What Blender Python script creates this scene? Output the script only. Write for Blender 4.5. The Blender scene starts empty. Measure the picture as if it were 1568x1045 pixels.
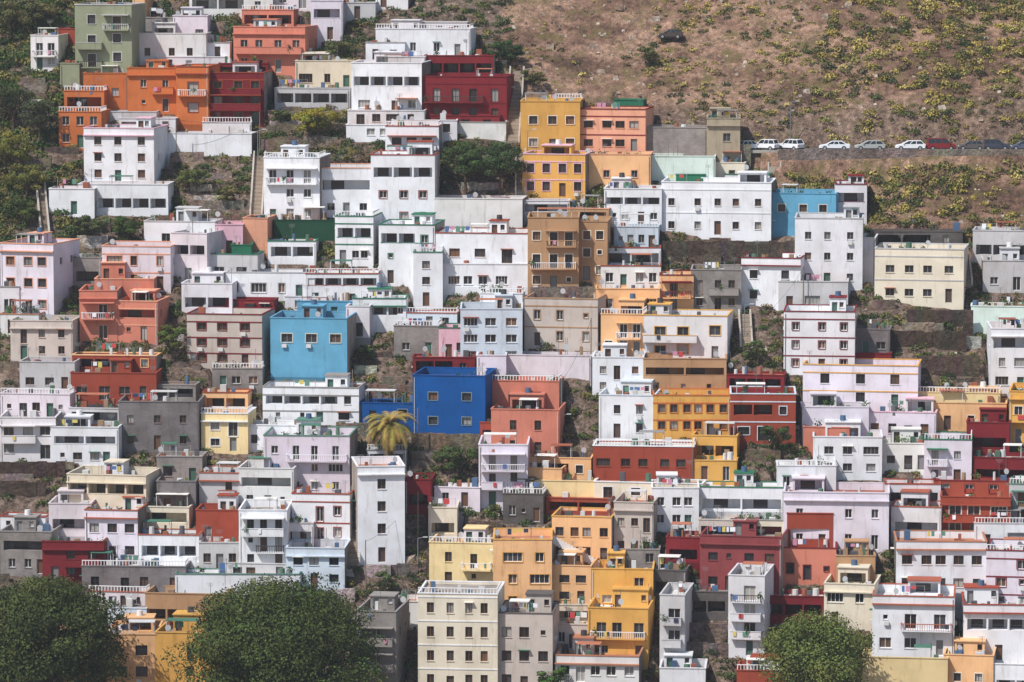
import bpy, math, random
import numpy as np
from mathutils import Vector, noise as mnoise

scene = bpy.context.scene
random.seed(7); np.random.seed(7)

# ------------------------------------------------------------------ camera
PITCH = math.radians(6.0); DIST = 620.0; HALF = 75.0/620.0
CAM = Vector((0, -DIST*math.cos(PITCH), DIST*math.sin(PITCH)))
FWD = Vector((0, math.cos(PITCH), -math.sin(PITCH)))
UP = Vector((0, math.sin(PITCH), math.cos(PITCH)))
cd = bpy.data.cameras.new("camera"); cam = bpy.data.objects.new("camera", cd)
scene.collection.objects.link(cam); scene.camera = cam
cam.location = CAM; cam.rotation_euler = (math.pi/2-PITCH, 0, 0)
cd.sensor_width = 36; cd.lens = 18/HALF; cd.clip_start = 1; cd.clip_end = 9000

# ------------------------------------------------------------------ terrain
def sstep(a, b, t):
    t = max(0.0, min(1.0, (t-a)/(b-a))); return t*t*(3-2*t)
YB = 39.5; ZB = 0.65*YB
def hgt(x, y):
    if y < -85: z = -55.25 - 6*(1-math.exp((y+85)/10.0))
    elif y > 170: z = 110.5 + 120*(1-math.exp(-(y-170)*0.65/120))
    else: z = 0.65*y
    f = sstep(-95, -70, y)
    z += f*(0.8*math.sin(0.07*x+0.05*y)+0.5*math.sin(0.13*x-0.09*y+2))
    if y > 20:
        z += sstep(50, 90, y)*1.2*mnoise.noise(Vector((x*0.06, y*0.06, 3)))*2
    if y > 100:
        z += sstep(100, 300, y)*30*mnoise.noise(Vector((x*0.006, y*0.006, 9)))
    m = sstep(31, 34, x)*(1-sstep(140, 200, x))
    if m > 0:
        d = y-YB
        if -14 < d < 14:
            if abs(d) < 3.6: w = 1.0
            elif d < 0: w = 1-sstep(3.6, 4.4, -d)
            else: w = 1-sstep(3.6, 8.0, d)
            z = z*(1-m*w)+ZB*m*w
    return z

def raydir(u, v):
    return FWD + Vector((1, 0, 0))*((u-784)/784*HALF) + UP*(-(v-522.5)/784*HALF)
def hit(u, v):
    d = raydir(u, v); t = 480.0
    while t < 1500:
        p = CAM+d*t
        if p.z < hgt(p.x, p.y): break
        t += 1.5
    a, b = t-1.5, t
    for _ in range(14):
        m = (a+b)/2; p = CAM+d*m
        if p.z < hgt(p.x, p.y): b = m
        else: a = m
    return CAM+d*b
def at_y(u, v, y):
    d = raydir(u, v); return CAM+d*((y-CAM.y)/d.y)
def toimg(x, y, z):
    d = Vector((x, y, z))-CAM; t = d.dot(FWD); return 784+d.x/t/HALF*784, 522.5-d.dot(UP)/t/HALF*784

# ------------------------------------------------------------------ materials
def lin(c): 
    c = c/255.0
    return c/12.92 if c <= 0.04045 else ((c+0.055)/1.055)**2.4
def L3(r, g, b): return (lin(r), lin(g), lin(b))

def newmat(name):
    m = bpy.data.materials.new(name); m.use_nodes = True
    nt = m.node_tree; b = nt.nodes["Principled BSDF"]
    return m, nt, b
def N(nt, t, **kw):
    n = nt.nodes.new(t)
    for k, v in kw.items(): setattr(n, k, v)
    return n
def noise_node(nt, vec, scale, detail=4, rough=0.6):
    n = N(nt, "ShaderNodeTexNoise"); n.inputs["Scale"].default_value = scale
    n.inputs["Detail"].default_value = detail; n.inputs["Roughness"].default_value = rough
    nt.links.new(vec, n.inputs["Vector"]); return n
def ramp(nt, fac, stops):
    r = N(nt, "ShaderNodeValToRGB"); cr = r.color_ramp
    cr.elements[0].position = stops[0][0]; cr.elements[0].color = (*stops[0][1], 1)
    cr.elements[1].position = stops[-1][0]; cr.elements[1].color = (*stops[-1][1], 1)
    for p, c in stops[1:-1]:
        e = cr.elements.new(p); e.color = (*c, 1)
    nt.links.new(fac, r.inputs["Fac"]); return r
def mixc(nt, mode, fac, a, b):
    m = N(nt, "ShaderNodeMix", data_type='RGBA', blend_type=mode)
    for val, idx in ((fac, 0), (a, 6), (b, 7)):
        if hasattr(val, "links"): nt.links.new(val, m.inputs[idx])
        else: m.inputs[idx].default_value = val
    return m.outputs[2]
def stretch(nt, vec, s):
    m = N(nt, "ShaderNodeMapping"); m.inputs["Scale"].default_value = s
    nt.links.new(vec, m.inputs["Vector"]); return m.outputs[0]

def attr_paint(name, lo=0.84, rough=0.9, block=False, stone=False, spec=0.2, streak=0.5):
    m, nt, b = newmat(name)
    a = N(nt, "ShaderNodeAttribute"); a.attribute_name = "Col"
    pos = N(nt, "ShaderNodeNewGeometry").outputs["Position"]
    col = a.outputs["Color"]
    if rough > 0.6:
        n1 = noise_node(nt, pos, 0.3, 3, 0.6)
        r1 = ramp(nt, n1.outputs["Fac"], [(0.32, (lo, lo*0.99, lo*0.97)), (0.6, (1.0, 1.0, 1.0))])
        col = mixc(nt, 'MULTIPLY', 1.0, a.outputs["Color"], r1.outputs["Color"])
    if streak:
        n2 = noise_node(nt, stretch(nt, pos, (1.6, 1.6, 0.22)), 1.0, 4, 0.7)
        r2 = ramp(nt, n2.outputs["Fac"], [(0.3, (0.58, 0.53, 0.47)), (0.45, (1, 1, 1))])
        col = mixc(nt, 'MULTIPLY', streak, col, r2.outputs["Color"])
    if block or stone:
        sx = N(nt, "ShaderNodeSeparateXYZ"); nt.links.new(pos, sx.inputs[0])
        ad = N(nt, "ShaderNodeMath", operation='ADD'); nt.links.new(sx.outputs[0], ad.inputs[0]); nt.links.new(sx.outputs[1], ad.inputs[1])
        cx = N(nt, "ShaderNodeCombineXYZ"); nt.links.new(ad.outputs[0], cx.inputs[0]); nt.links.new(sx.outputs[2], cx.inputs[1])
        if block:
            br = N(nt, "ShaderNodeTexBrick"); nt.links.new(cx.outputs[0], br.inputs["Vector"])
            br.inputs["Scale"].default_value = 1.0; br.inputs["Brick Width"].default_value = 0.5; br.inputs["Row Height"].default_value = 0.25
            br.inputs["Mortar Size"].default_value = 0.02
            br.inputs["Color1"].default_value = (1, 1, 1, 1); br.inputs["Color2"].default_value = (0.72, 0.7, 0.7, 1); br.inputs["Mortar"].default_value = (0.9, 0.88, 0.85, 1)
            col = mixc(nt, 'MULTIPLY', 0.6, col, br.outputs["Color"])
        else:
            vo = N(nt, "ShaderNodeTexVoronoi"); vo.inputs["Scale"].default_value = 2.2; nt.links.new(pos, vo.inputs["Vector"])
            r3 = ramp(nt, vo.outputs["Color"], [(0.2, (0.5, 0.48, 0.46)), (0.8, (1.15, 1.1, 1.05))])
            col = mixc(nt, 'MULTIPLY', 0.8, col, r3.outputs["Color"])
    nt.links.new(col, b.inputs["Base Color"])
    b.inputs["Roughness"].default_value = rough
    b.inputs["Specular IOR Level"].default_value = spec
    if stone:
        bp = N(nt, "ShaderNodeBump"); bp.inputs["Strength"].default_value = 0.9; bp.inputs["Distance"].default_value = 0.3
        nb = noise_node(nt, pos, 3.0, 3, 0.7); nt.links.new(nb.outputs["Fac"], bp.inputs["Height"]); nt.links.new(bp.outputs[0], b.inputs["Normal"])
    return m
PAINT = attr_paint("painted_render_wall")
GLASS = attr_paint("window_glass", rough=0.12, spec=0.6, streak=0)
BLOCK = attr_paint("bare_block_wall", lo=0.65, block=True, streak=0.6)
PLAIN = attr_paint("painted_metal_and_wood", rough=0.5, spec=0.4, lo=0.88, streak=0)
STONE = attr_paint("rubble_stone", lo=0.6, stone=True, streak=0)
ROOF = attr_paint("roof_screed", lo=0.55, streak=0)
def leafmat():
    m, nt, b = newmat("foliage_leaves")
    a = N(nt, "ShaderNodeAttribute"); a.attribute_name = "Col"
    nt.links.new(a.outputs["Color"], b.inputs["Base Color"]); b.inputs["Roughness"].default_value = 0.7
    b.inputs["Specular IOR Level"].default_value = 0.1
    return m
LEAF = leafmat()
MATS = [PAINT, GLASS, BLOCK, PLAIN, STONE, ROOF, LEAF]
P_, G_, B_, M_, S_, R_, F_ = range(7)

def soilmat():
    m, nt, b = newmat("dry_hillside_soil")
    pos = N(nt, "ShaderNodeNewGeometry").outputs["Position"]
    n1 = noise_node(nt, stretch(nt, pos, (1, 1, 1.6)), 0.06, 5, 0.68)
    r1 = ramp(nt, n1.outputs["Fac"], [(0.34, L3(88, 70, 60)), (0.45, L3(130, 103, 88)), (0.56, L3(166, 136, 117)), (0.68, L3(118, 103, 78))])
    n2 = noise_node(nt, pos, 0.9, 6, 0.8)
    r2 = ramp(nt, n2.outputs["Fac"], [(0.36, (0.35, 0.33, 0.33)), (0.5, (0.92, 0.9, 0.88)), (0.66, (1.6, 1.55, 1.5))])
    col = mixc(nt, 'MULTIPLY', 0.9, r1.outputs["Color"], r2.outputs["Color"])
    n3 = noise_node(nt, pos, 0.3, 5, 0.75)
    r3 = ramp(nt, n3.outputs["Fac"], [(0.5, (0, 0, 0)), (0.64, (0.9, 0.9, 0.9))])
    col = mixc(nt, 'MIX', r3.outputs["Color"], col, (*L3(112, 102, 66), 1))
    at = N(nt, "ShaderNodeAttribute"); at.attribute_name = "town"
    r4 = ramp(nt, n2.outputs["Fac"], [(0.35, L3(54, 46, 42)), (0.5, L3(106, 92, 82)), (0.66, L3(156, 140, 128))])
    col = mixc(nt, 'MIX', at.outputs["Fac"], col, r4.outputs["Color"])
    nt.links.new(col, b.inputs["Base Color"]); b.inputs["Roughness"].default_value = 1; b.inputs["Specular IOR Level"].default_value = 0.05
    bp = N(nt, "ShaderNodeBump"); bp.inputs["Strength"].default_value = 1; bp.inputs["Distance"].default_value = 0.9
    nb = noise_node(nt, pos, 0.8, 5, 0.78); nt.links.new(nb.outputs["Fac"], bp.inputs["Height"]); nt.links.new(bp.outputs[0], b.inputs["Normal"])
    return m
SOIL = soilmat()

# ------------------------------------------------------------------ mesh builder
class MB:
    def __init__(s): s.v = []; s.f = []; s.m = []; s.c = []
    def face(s, pts, mat, col):
        i = len(s.v); s.v.extend(pts); s.f.append(tuple(range(i, i+len(pts)))); s.m.append(mat); s.c.append(col)
    def box(s, x0, x1, y0, y1, z0, z1, mat, col):
        i = len(s.v)
        s.v.extend([(x0,y0,z0),(x1,y0,z0),(x1,y1,z0),(x0,y1,z0),(x0,y0,z1),(x1,y0,z1),(x1,y1,z1),(x0,y1,z1)])
        for q in ((0,3,2,1),(4,5,6,7),(0,1,5,4),(1,2,6,5),(2,3,7,6),(3,0,4,7)):
            s.f.append(tuple(i+k for k in q)); s.m.append(mat); s.c.append(col)
    def cyl(s, a, b, r0, r1, n, mat, col):
        a = Vector(a); b = Vector(b); d = (b-a).normalized()
        t = Vector((0,0,1)) if abs(d.z) < 0.9 else Vector((1,0,0))
        e1 = d.cross(t).normalized(); e2 = d.cross(e1)
        i = len(s.v)
        for p, r in ((a, r0), (b, r1)):
            for k in range(n):
                an = 2*math.pi*k/n; s.v.append(tuple(p+(e1*math.cos(an)+e2*math.sin(an))*r))
        for k in range(n):
            s.f.append((i+k, i+(k+1)%n, i+n+(k+1)%n, i+n+k)); s.m.append(mat); s.c.append(col)
        s.f.append(tuple(i+k for k in range(n))); s.m.append(mat); s.c.append(col)
        s.f.append(tuple(i+n+k for k in range(n))); s.m.append(mat); s.c.append(col)
    def tuft(s, x, y, z, r, n, col, rnd, sz=0.15):
        for q in range(n):
            c = Vector((x+rnd.gauss(0,r), y+rnd.gauss(0,r*.6), z+rnd.gauss(0,r)))
            a = Vector((rnd.gauss(0,1), rnd.gauss(0,1), rnd.gauss(0,1))).normalized()*sz; b = a.cross(Vector((rnd.gauss(0,1), rnd.gauss(0,1), 0.3))).normalized()*sz*0.7
            s.face([tuple(c-a), tuple(c+b), tuple(c+a), tuple(c-b)], F_, tuple(k*rnd.uniform(.7,1.2) for k in col))
    def obj(s, name, parent=None, loc=None, smooth=False):
        if not s.f: return None
        me = bpy.data.meshes.new(name); me.from_pydata(s.v, [], s.f)
        for m in MATS: me.materials.append(m)
        me.polygons.foreach_set("material_index", s.m)
        ca = me.color_attributes.new("Col", 'FLOAT_COLOR', 'CORNER')
        arr = []
        for f, c in zip(s.f, s.c): arr.extend((c[0], c[1], c[2], 1.0)*len(f))
        ca.data.foreach_set("color", arr)
        o = bpy.data.objects.new(name, me); scene.collection.objects.link(o)
        if parent: o.parent = parent
        if loc is not None: o.location = loc
        return o

def np_quads(name, V, cols, mat, parent=None):
    n = len(V)//4
    me = bpy.data.meshes.new(name)
    me.vertices.add(n*4); me.vertices.foreach_set("co", V.astype(np.float32).ravel())
    me.loops.add(n*4); me.loops.foreach_set("vertex_index", np.arange(n*4, dtype=np.int32))
    me.polygons.add(n); me.polygons.foreach_set("loop_start", np.arange(n, dtype=np.int32)*4)
    try: me.polygons.foreach_set("loop_total", np.full(n, 4, dtype=np.int32))
    except Exception: pass
    me.update(calc_edges=True); me.materials.append(mat)
    ca = me.color_attributes.new("Col", 'FLOAT_COLOR', 'CORNER')
    c4 = np.ones((n*4, 4), dtype=np.float32); c4[:, :3] = np.repeat(cols, 4, axis=0)
    ca.data.foreach_set("color", c4.ravel())
    o = bpy.data.objects.new(name, me); scene.collection.objects.link(o)
    if parent: o.parent = parent
    return o
def leafquads(C, size, Nrm, jit=0.55):
    n = len(C)
    nn = Nrm+np.random.normal(size=(n, 3))*jit; nn /= np.linalg.norm(nn, axis=1)[:, None]
    a = np.cross(nn, np.random.normal(size=(n, 3))); a /= np.linalg.norm(a, axis=1)[:, None]
    b = np.cross(nn, a)
    s = (size*np.random.uniform(0.6, 1.3, n))[:, None]
    a = a*s*0.5; b = b*s*0.34
    return np.stack([C-a, C+b-a*0.1, C+a, C-b+a*0.1], axis=1).reshape(-1, 3)

# ------------------------------------------------------------------ palette
PAL = dict(
 W=((227,229,234),"white_house"), L=((222,216,228),"pale_lavender_house"), C=((222,213,194),"cream_house"),
 G=((146,141,138),"concrete_block_house"), g=((192,191,193),"light_grey_house"), K=((98,93,91),"dark_concrete_house"),
 k=((126,121,122),"concrete_block_house"), O=((196,112,62),"orange_house"), S=((200,126,106),"salmon_house"),
 s=((222,162,134),"pale_salmon_house"), R=((120,36,42),"dark_red_house"), r=((152,70,52),"terracotta_house"),
 Y=((216,166,88),"ochre_house"), y=((229,206,156),"pale_yellow_house"), P=((230,182,134),"peach_house"),
 B=((100,162,194),"sky_blue_house"), U=((8,78,146),"royal_blue_house"), T=((174,138,104),"tan_house"),
 N=((146,152,126),"sage_green_house"), p=((222,180,196),"pink_house"), b=((204,215,227),"pale_blue_house"),
 m=((208,224,216),"pale_mint_house"), a=((172,160,138),"stone_coloured_house"), c=((198,187,179),"beige_house"),
 E=((44,112,84),"green_house"), e=((34,74,56),"green_house"), d=((132,64,66),"brick_red_house"))
def pcol(k, j=0.0, rnd=random):
    c = PAL[k][0]; f = 1+rnd.uniform(-j, j)
    return tuple(lin(min(250, q*f)) for q in c)

FOOT = []   # footprints
def facade(mb, wb, tb, T, W, z0, z1, holes, wall, mat, rnd, framecol, surround=None, shut=False):
    holes = [h for h in holes if h[0] > 0.1 and h[1] < W-0.1 and h[1]-h[0] > 0.25 and h[2] > z0 and h[3] < z1-0.05]
    keep = []
    for h in holes:
        if all(h[1] < q[0]-0.05 or h[0] > q[1]+0.05 or h[3] < q[2]-0.05 or h[2] > q[3]+0.05 for q in keep): keep.append(h)
    holes = keep
    xs = sorted(set([0, W]+[h[0] for h in holes]+[h[1] for h in holes]))
    zs = sorted(set([z0, z1]+[h[2] for h in holes]+[h[3] for h in holes]))
    for i in range(len(xs)-1):
        xm = (xs[i]+xs[i+1])/2
        start = None
        for j in range(len(zs)-1):
            zm = (zs[j]+zs[j+1])/2
            inside = any(h[0] < xm < h[1] and h[2] < zm < h[3] for h in holes)
            if inside:
                if start is not None:
                    mb.face([T(xs[i],0,start),T(xs[i+1],0,start),T(xs[i+1],0,zs[j]),T(xs[i],0,zs[j])], mat, wall); start = None
            elif start is None: start = zs[j]
        if start is not None:
            mb.face([T(xs[i],0,start),T(xs[i+1],0,start),T(xs[i+1],0,z1),T(xs[i],0,z1)], mat, wall)
    def bar(b, a0, a1, d0, d1, za, zb, m, c):
        p = T(a0, d0, za); q = T(a1, d1, zb)
        b.box(min(p[0],q[0]), max(p[0],q[0]), min(p[1],q[1]), max(p[1],q[1]), za, zb, m, c)
    for (a0, a1, za, zb, kind) in holes:
        dp = {'w': 0.26, 'd': 0.26, 't': 0.26, 'L': 2.1, 'g': 0.25}[kind]
        for (p0, p1) in (((a0,za),(a1,za)), ((a1,za),(a1,zb)), ((a1,zb),(a0,zb)), ((a0,zb),(a0,za))):
            mb.face([T(p0[0],0,p0[1]), T(p1[0],0,p1[1]), T(p1[0],dp,p1[1]), T(p0[0],dp,p0[1])], mat, wall)
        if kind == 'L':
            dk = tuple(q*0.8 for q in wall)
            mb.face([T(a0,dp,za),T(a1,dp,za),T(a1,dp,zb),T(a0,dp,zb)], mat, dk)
            w = a1-a0
            if w > 0.9:
                c0 = a0+w*rnd.uniform(0.1, 0.3); c1 = min(a1-0.1, c0+min(2.0, w*0.6))
                wb.face([T(c0,dp-0.02,za),T(c1,dp-0.02,za),T(c1,dp-0.02,zb-0.15),T(c0,dp-0.02,zb-0.15)], G_, (0.03,0.03,0.035))
        else:
            rr = rnd.random()
            if kind == 'd':
                pane = rnd.choice([(0.12,0.06,0.035),(0.05,0.12,0.09),(0.2,0.2,0.2),(0.08,0.05,0.04)]); pm = M_
            elif rr < 0.74: g = rnd.uniform(0.012, 0.05); pane = (g, g*1.05, g*1.15); pm = G_
            elif rr < 0.86: g = rnd.uniform(0.15, 0.4); pane = (g, g, g*0.97); pm = G_
            else: pane = rnd.choice([(0.16,0.08,0.045),(0.10,0.055,0.035),(0.35,0.33,0.3)]); pm = M_
            wb.face([T(a0,dp,za),T(a1,dp,za),T(a1,dp,zb),T(a0,dp,zb)], pm, pane)
            fw = 0.06; fc = framecol
            bar(wb, a0, a0+fw, dp-0.06, dp-0.01, za, zb, M_, fc); bar(wb, a1-fw, a1, dp-0.06, dp-0.01, za, zb, M_, fc)
            bar(wb, a0+fw, a1-fw, dp-0.06, dp-0.01, zb-fw, zb, M_, fc); bar(wb, a0+fw, a1-fw, dp-0.06, dp-0.01, za, za+fw, M_, fc)
            if a1-a0 > 0.8 and kind != 'd': 
                xm = (a0+a1)/2; bar(wb, xm-0.03, xm+0.03, dp-0.06, dp-0.01, za+fw, zb-fw, M_, fc)
            if a1-a0 > 1.7:
                for fr in (0.25, 0.75):
                    xm = a0+(a1-a0)*fr; bar(wb, xm-0.025, xm+0.025, dp-0.06, dp-0.01, za+fw, zb-fw, M_, fc)
            if kind == 'w': bar(tb, a0-0.06, a1+0.06, -0.09, 0.03, za-0.09, za-0.005, P_, surround or tuple(q*0.9 for q in wall))
            if surround and kind in 'wt':
                s = 0.12
                bar(tb, a0-s, a0-0.004, -0.035, 0.03, za, zb+s, P_, surround); bar(tb, a1+0.004, a1+s, -0.035, 0.03, za, zb+s, P_, surround)
                bar(tb, a0-0.004, a1+0.004, -0.035, 0.03, zb+0.004, zb+s, P_, surround)
            elif kind == 'w' and rnd.random() < 0.07:
                bar(tb, a0-0.15, a1+0.15, -0.5, -0.002, zb+0.08, zb+0.15, P_, rnd.choice([L3(150,75,55), L3(225,222,215), L3(60,110,90)]))
            if kind == 'w' and rnd.random() < 0.06:
                bar(tb, a0+0.1, a0+0.8, -0.35, -0.002, za-0.75, za-0.25, M_, L3(205,205,203))

def railing(b, x0, x1, y0, y1, z, h, col, step=0.42, pw=0.09):
    L = math.hypot(x1-x0, y1-y0); n = max(2, int(L/step))
    for k in range(n+1):
        x = x0+(x1-x0)*k/n; y = y0+(y1-y0)*k/n
        b.box(x-pw/2, x+pw/2, y-pw/2, y+pw/2, z, z+h-0.1, M_, col)
    b.box(min(x0,x1)-0.07, max(x0,x1)+0.07, min(y0,y1)-0.07, max(y0,y1)+0.07, z+h-0.1, z+h, M_, col)

CLOTH = [L3(190,70,70), L3(80,110,160), L3(225,225,230), L3(210,190,100), L3(95,140,120), L3(200,140,165), L3(50,58,80), L3(235,235,240)]
def house(line, idx):
    t = line.split(); u0, vt, u1, vb = map(float, t[:4]); ck = t[4]; opts = t[5:]
    rnd = random.Random(idx*37+int(u0)*13+int(vt))
    f = n = None; trim = None; side = 0.0; fl = set()
    for o in opts:
        if o.startswith('t:'): trim = o[2:]
        elif o[0] == 'f' and o[1:].isdigit(): f = int(o[1:])
        elif o[0] == 'n' and o[1:].isdigit(): n = int(o[1:])
        elif o[0] == 's' and len(o) > 1: side = float(o[1:])
        else: fl.add(o)
    P = hit((u0+u1)/2, vb); y0 = P.y
    y0 += rnd.uniform(-0.08, 0.08)
    xa = at_y(u0, vb, y0).x; xb = at_y(u1, vb, y0).x; H = at_y((u0+u1)/2, vt, y0).z - P.z
    D = max(3.6, min(10.0, H/0.755*0.98+0.4)); 
    yaw = math.radians(rnd.uniform(-9, 0) if u0 < 800 else rnd.uniform(-11, -1))
    if side: yaw = -math.asin(max(-0.5, min(0.5, side/10.5/D)))
    W = (xb-xa)/math.cos(yaw)
    name = PAL[ck][1]
    if H > 10.5 and 'x' not in fl: name = name.replace("_house", "_apartment_house")
    E = bpy.data.objects.new(name, None); scene.collection.objects.link(E)
    E.empty_display_size = 1
    cxm = (xa+xb)/2
    E.location = (cxm, y0, P.z); E.rotation_euler = (0, 0, yaw)
    FOOT.append((cxm, y0, yaw, W, D, P.z))
    wall = pcol(ck, 0.035, rnd); mat = B_ if ck in 'GKk' else P_
    if ck in 'WLC' and 'z' not in fl and rnd.random() < 0.35: wall = (wall[0]*0.93, wall[1]*rnd.uniform(.88,.92), wall[2]*rnd.uniform(.84,.92))
    sur = None
    tr = pcol(trim) if trim else tuple(q*0.95 for q in wall)
    if not trim and ck in 'WLgCb' and rnd.random() < 0.25: tr = rnd.choice([L3(165,92,72), L3(150,148,146), L3(176,120,92), L3(90,130,115)])
    if 'k' in fl or (trim and rnd.random() < 0.35) or (ck in 'OYPTSr' and rnd.random() < 0.35):
        sur = tr if trim else L3(232, 222, 206)
    if ck == 'U': sur = L3(120,140,150)
    if ck == 'B': sur = L3(205,200,185)
    framecol = rnd.choice([L3(225,225,225)]*2+[L3(95,62,42), L3(120,84,58), L3(150,150,150), L3(60,60,62)])
    F = 5.0
    par = 0.95 if H > 4.2 else (0.45 if H > 3 else 0.2)
    if 'b' in fl: par = 0.3
    zr = H-par
    if f is None: f = max(1, int(round((zr)/2.95)))
    fh = min(3.5, max(2.3, zr/f)); 
    if n is None: n = max(1, int(round(W/3.0)))
    nb = max(1, n); bw = (W-0.7)/nb
    wb, tb, mb, rb, xb_ = MB(), MB(), MB(), MB(), MB()
    front = []; balc = []
    blank = 'x' in fl
    if not blank and 'L' not in fl and 'B' not in fl and 'z' not in fl:
        r = rnd.random()
        if r < 0.18 and H > 3: fl.add('L')
        elif r < 0.40 and f >= 2: fl.add('B')
    ww = min(rnd.choice([0.95, 1.15, 1.3, 1.6]), bw*0.6); wh = rnd.choice([1.1, 1.25, 1.4])
    offs = [rnd.uniform(-0.14, 0.14)*bw for _ in range(nb)]
    for k in range(f+1):
        fz = zr-(k+1)*fh
        if k == f and fz < -fh+1.0: break
        if blank: break
        if 'u' in fl and k > 0: break
        if k == 0 and 'L' in fl and fh > 2.0:
            nn = max(1, int(W/ (2.6 if rnd.random() < .5 else 4.0))); m = rnd.uniform(0.2, 0.4)
            z1 = fz+min(2.35, fh-0.3)
            for q in range(nn):
                a = m+(W-2*m)*q/nn+0.12; b = m+(W-2*m)*(q+1)/nn-0.12
                if q == nn-1 and nn > 2 and rnd.random() < 0.4: front.append(((a+b)/2-0.5, (a+b)/2+0.5, fz+0.95, fz+2.1, 'w'))
                else: front.append((a, b, max(0.1, fz+0.85), z1, 'L'))
            if rnd.random() < 0.5 and fz > 0.3:
                tb.box(-W/2+m, W/2-m, -0.05, 0.06, fz+0.9, fz+0.98, P_, tr)
            continue
        hasb = ('B' in fl) and k in ((0, 1, 2) if f >= 3 else (0,)) and fz > 0.8
        if k == 1 and hasb and rnd.random() < 0.3: hasb = False
        if hasb:
            q = rnd.random()
            if q < 0.35: i0, i1 = 0, nb
            elif q < 0.7: i0, i1 = 0, max(1, nb-1)
            else: i0, i1 = min(1, nb-1), nb
            balc.append((0.35+bw*i0+0.05, 0.35+bw*i1-0.05, fz))
        for i in range(nb):
            c = 0.35+bw*(i+0.5)+offs[i]
            r = rnd.random()
            inb = hasb and i0 <= i < i1
            if 'z' in fl: r = 0.5
            if inb or r > 0.88:
                front.append((c-ww*0.5, c+ww*0.5, fz+0.06, fz+2.1, 't' if inb or fz < 0.6 else 'w'))
            elif r < 0.06: continue
            elif k >= f-1 and fz < 0.5 and fz > -0.8 and i == (idx % nb):
                front.append((c-0.5, c+0.5, max(0.08, fz+0.05), fz+2.15, 'd'))
            elif 0.06 <= r < 0.16 and ww > 0.8:
                front.append((c-0.32, c+0.32, fz+1.3, fz+1.95, 'w'))
            elif 0.16 <= r < 0.24 and bw > 2.4:
                front.append((c-bw*0.36, c+bw*0.36, fz+0.95, min(fz+fh-0.3, fz+0.95+wh), 'w'))
            else: front.append((c-ww*0.5, c+ww*0.5, fz+0.95, min(fz+fh-0.3, fz+0.95+wh), 'w'))
    front = [h for h in front if h[2] > 0.05]
    facade(mb, wb, tb, lambda a, d, z: (a-W/2, d, z), W, -F, H, front, wall, mat, rnd, framecol, sur)
    for sgn in (1, -1):
        hs = []
        if not blank and D > 5:
            for k in range(f):
                fz = zr-(k+1)*fh
                for q in (0.3, 0.7):
                    if rnd.random() < 0.4 and fz > 0.3+0.65*D*q*0.6-1.5: hs.append((D*q-0.45, D*q+0.45, fz+1.0, fz+2.0, 'w'))
        TT = (lambda a, d, z: (W/2-d, a, z)) if sgn > 0 else (lambda a, d, z: (-W/2+d, a, z))
        smat = mat; swall = wall
        if rnd.random() < 0.3: smat = B_; swall = rnd.choice([L3(150,146,144), L3(170,160,150), L3(135,125,120)])
        facade(mb, wb, tb, TT, D, -F, H, hs, swall, smat, rnd, framecol, None)
    mb.face([(-W/2,D,-F),(W/2,D,-F),(W/2,D,H),(-W/2,D,H)], mat, wall)
    if rnd.random() < 0.3 and H > 4 and not any(h[2] < 0.9 for h in front):
        tb.box(-W/2-0.03, W/2+0.03, -0.045, -0.003, -F, 0.75, P_, rnd.choice([tuple(q*0.6 for q in wall), L3(150,148,145), tr]))
    for _ in range(rnd.choice([0, 0, 1])):
        px = rnd.choice([-W/2+0.2, W/2-0.25]); tb.box(px, px+0.08, -0.1, -0.003, -1, H-0.3, M_, rnd.choice([L3(190,190,190), L3(120,110,105)]))
    th = 0.16; x0, x1 = -W/2+th, W/2-th
    for q in ([(x0,th),(x1,th)], [(x1,th),(x1,D-th)], [(x1,D-th),(x0,D-th)], [(x0,D-th),(x0,th)]):
        mb.face([(q[0][0],q[0][1],zr),(q[1][0],q[1][1],zr),(q[1][0],q[1][1],H),(q[0][0],q[0][1],H)], mat, wall)
    cc = tr; ov = 0.08; ch = 0.14
    tb.box(-W/2-ov, W/2+ov, -ov, th+0.02, H, H+ch, P_, cc); tb.box(-W/2-ov, W/2+ov, D-th-0.02, D+ov, H, H+ch, P_, cc)
    tb.box(-W/2-ov, -W/2+th+0.02, th+0.023, D-th-0.023, H, H+ch, P_, cc); tb.box(W/2-th-0.02, W/2+ov, th+0.023, D-th-0.023, H, H+ch, P_, cc)
    rcol = rnd.choice([L3(160,152,145), L3(200,196,190), L3(158,98,76), L3(176,122,96), L3(212,212,210), L3(130,125,122)])
    rb.face([(x0,th,zr),(x1,th,zr),(x1,D-th,zr),(x0,D-th,zr)], R_, rcol)
    if (trim and f > 1 and rnd.random() < 0.45) or 'k' in fl:
        for k in range(f):
            fz = zr-k*fh
            if fz > 0.5: tb.box(-W/2-0.02, W/2+0.02, -0.06, 0.02, fz-0.2, fz-0.04, P_, tr)
    elif f > 1 and rnd.random() < 0.4:
        tb.box(-W/2-0.05, W/2+0.05, -0.4, -0.003, zr-0.18, zr-0.02, P_, tr)
    if 'b' in fl or (not blank and 'z' not in fl and rnd.random() < 0.14):
        bc = L3(228,228,230)
        railing(tb, -W/2+0.1, W/2-0.1, 0.08, 0.08, H+ch, 0.7, bc)
        railing(tb, W/2-0.1, W/2-0.1, 0.3, D*0.6, H+ch, 0.7, bc)
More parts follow.
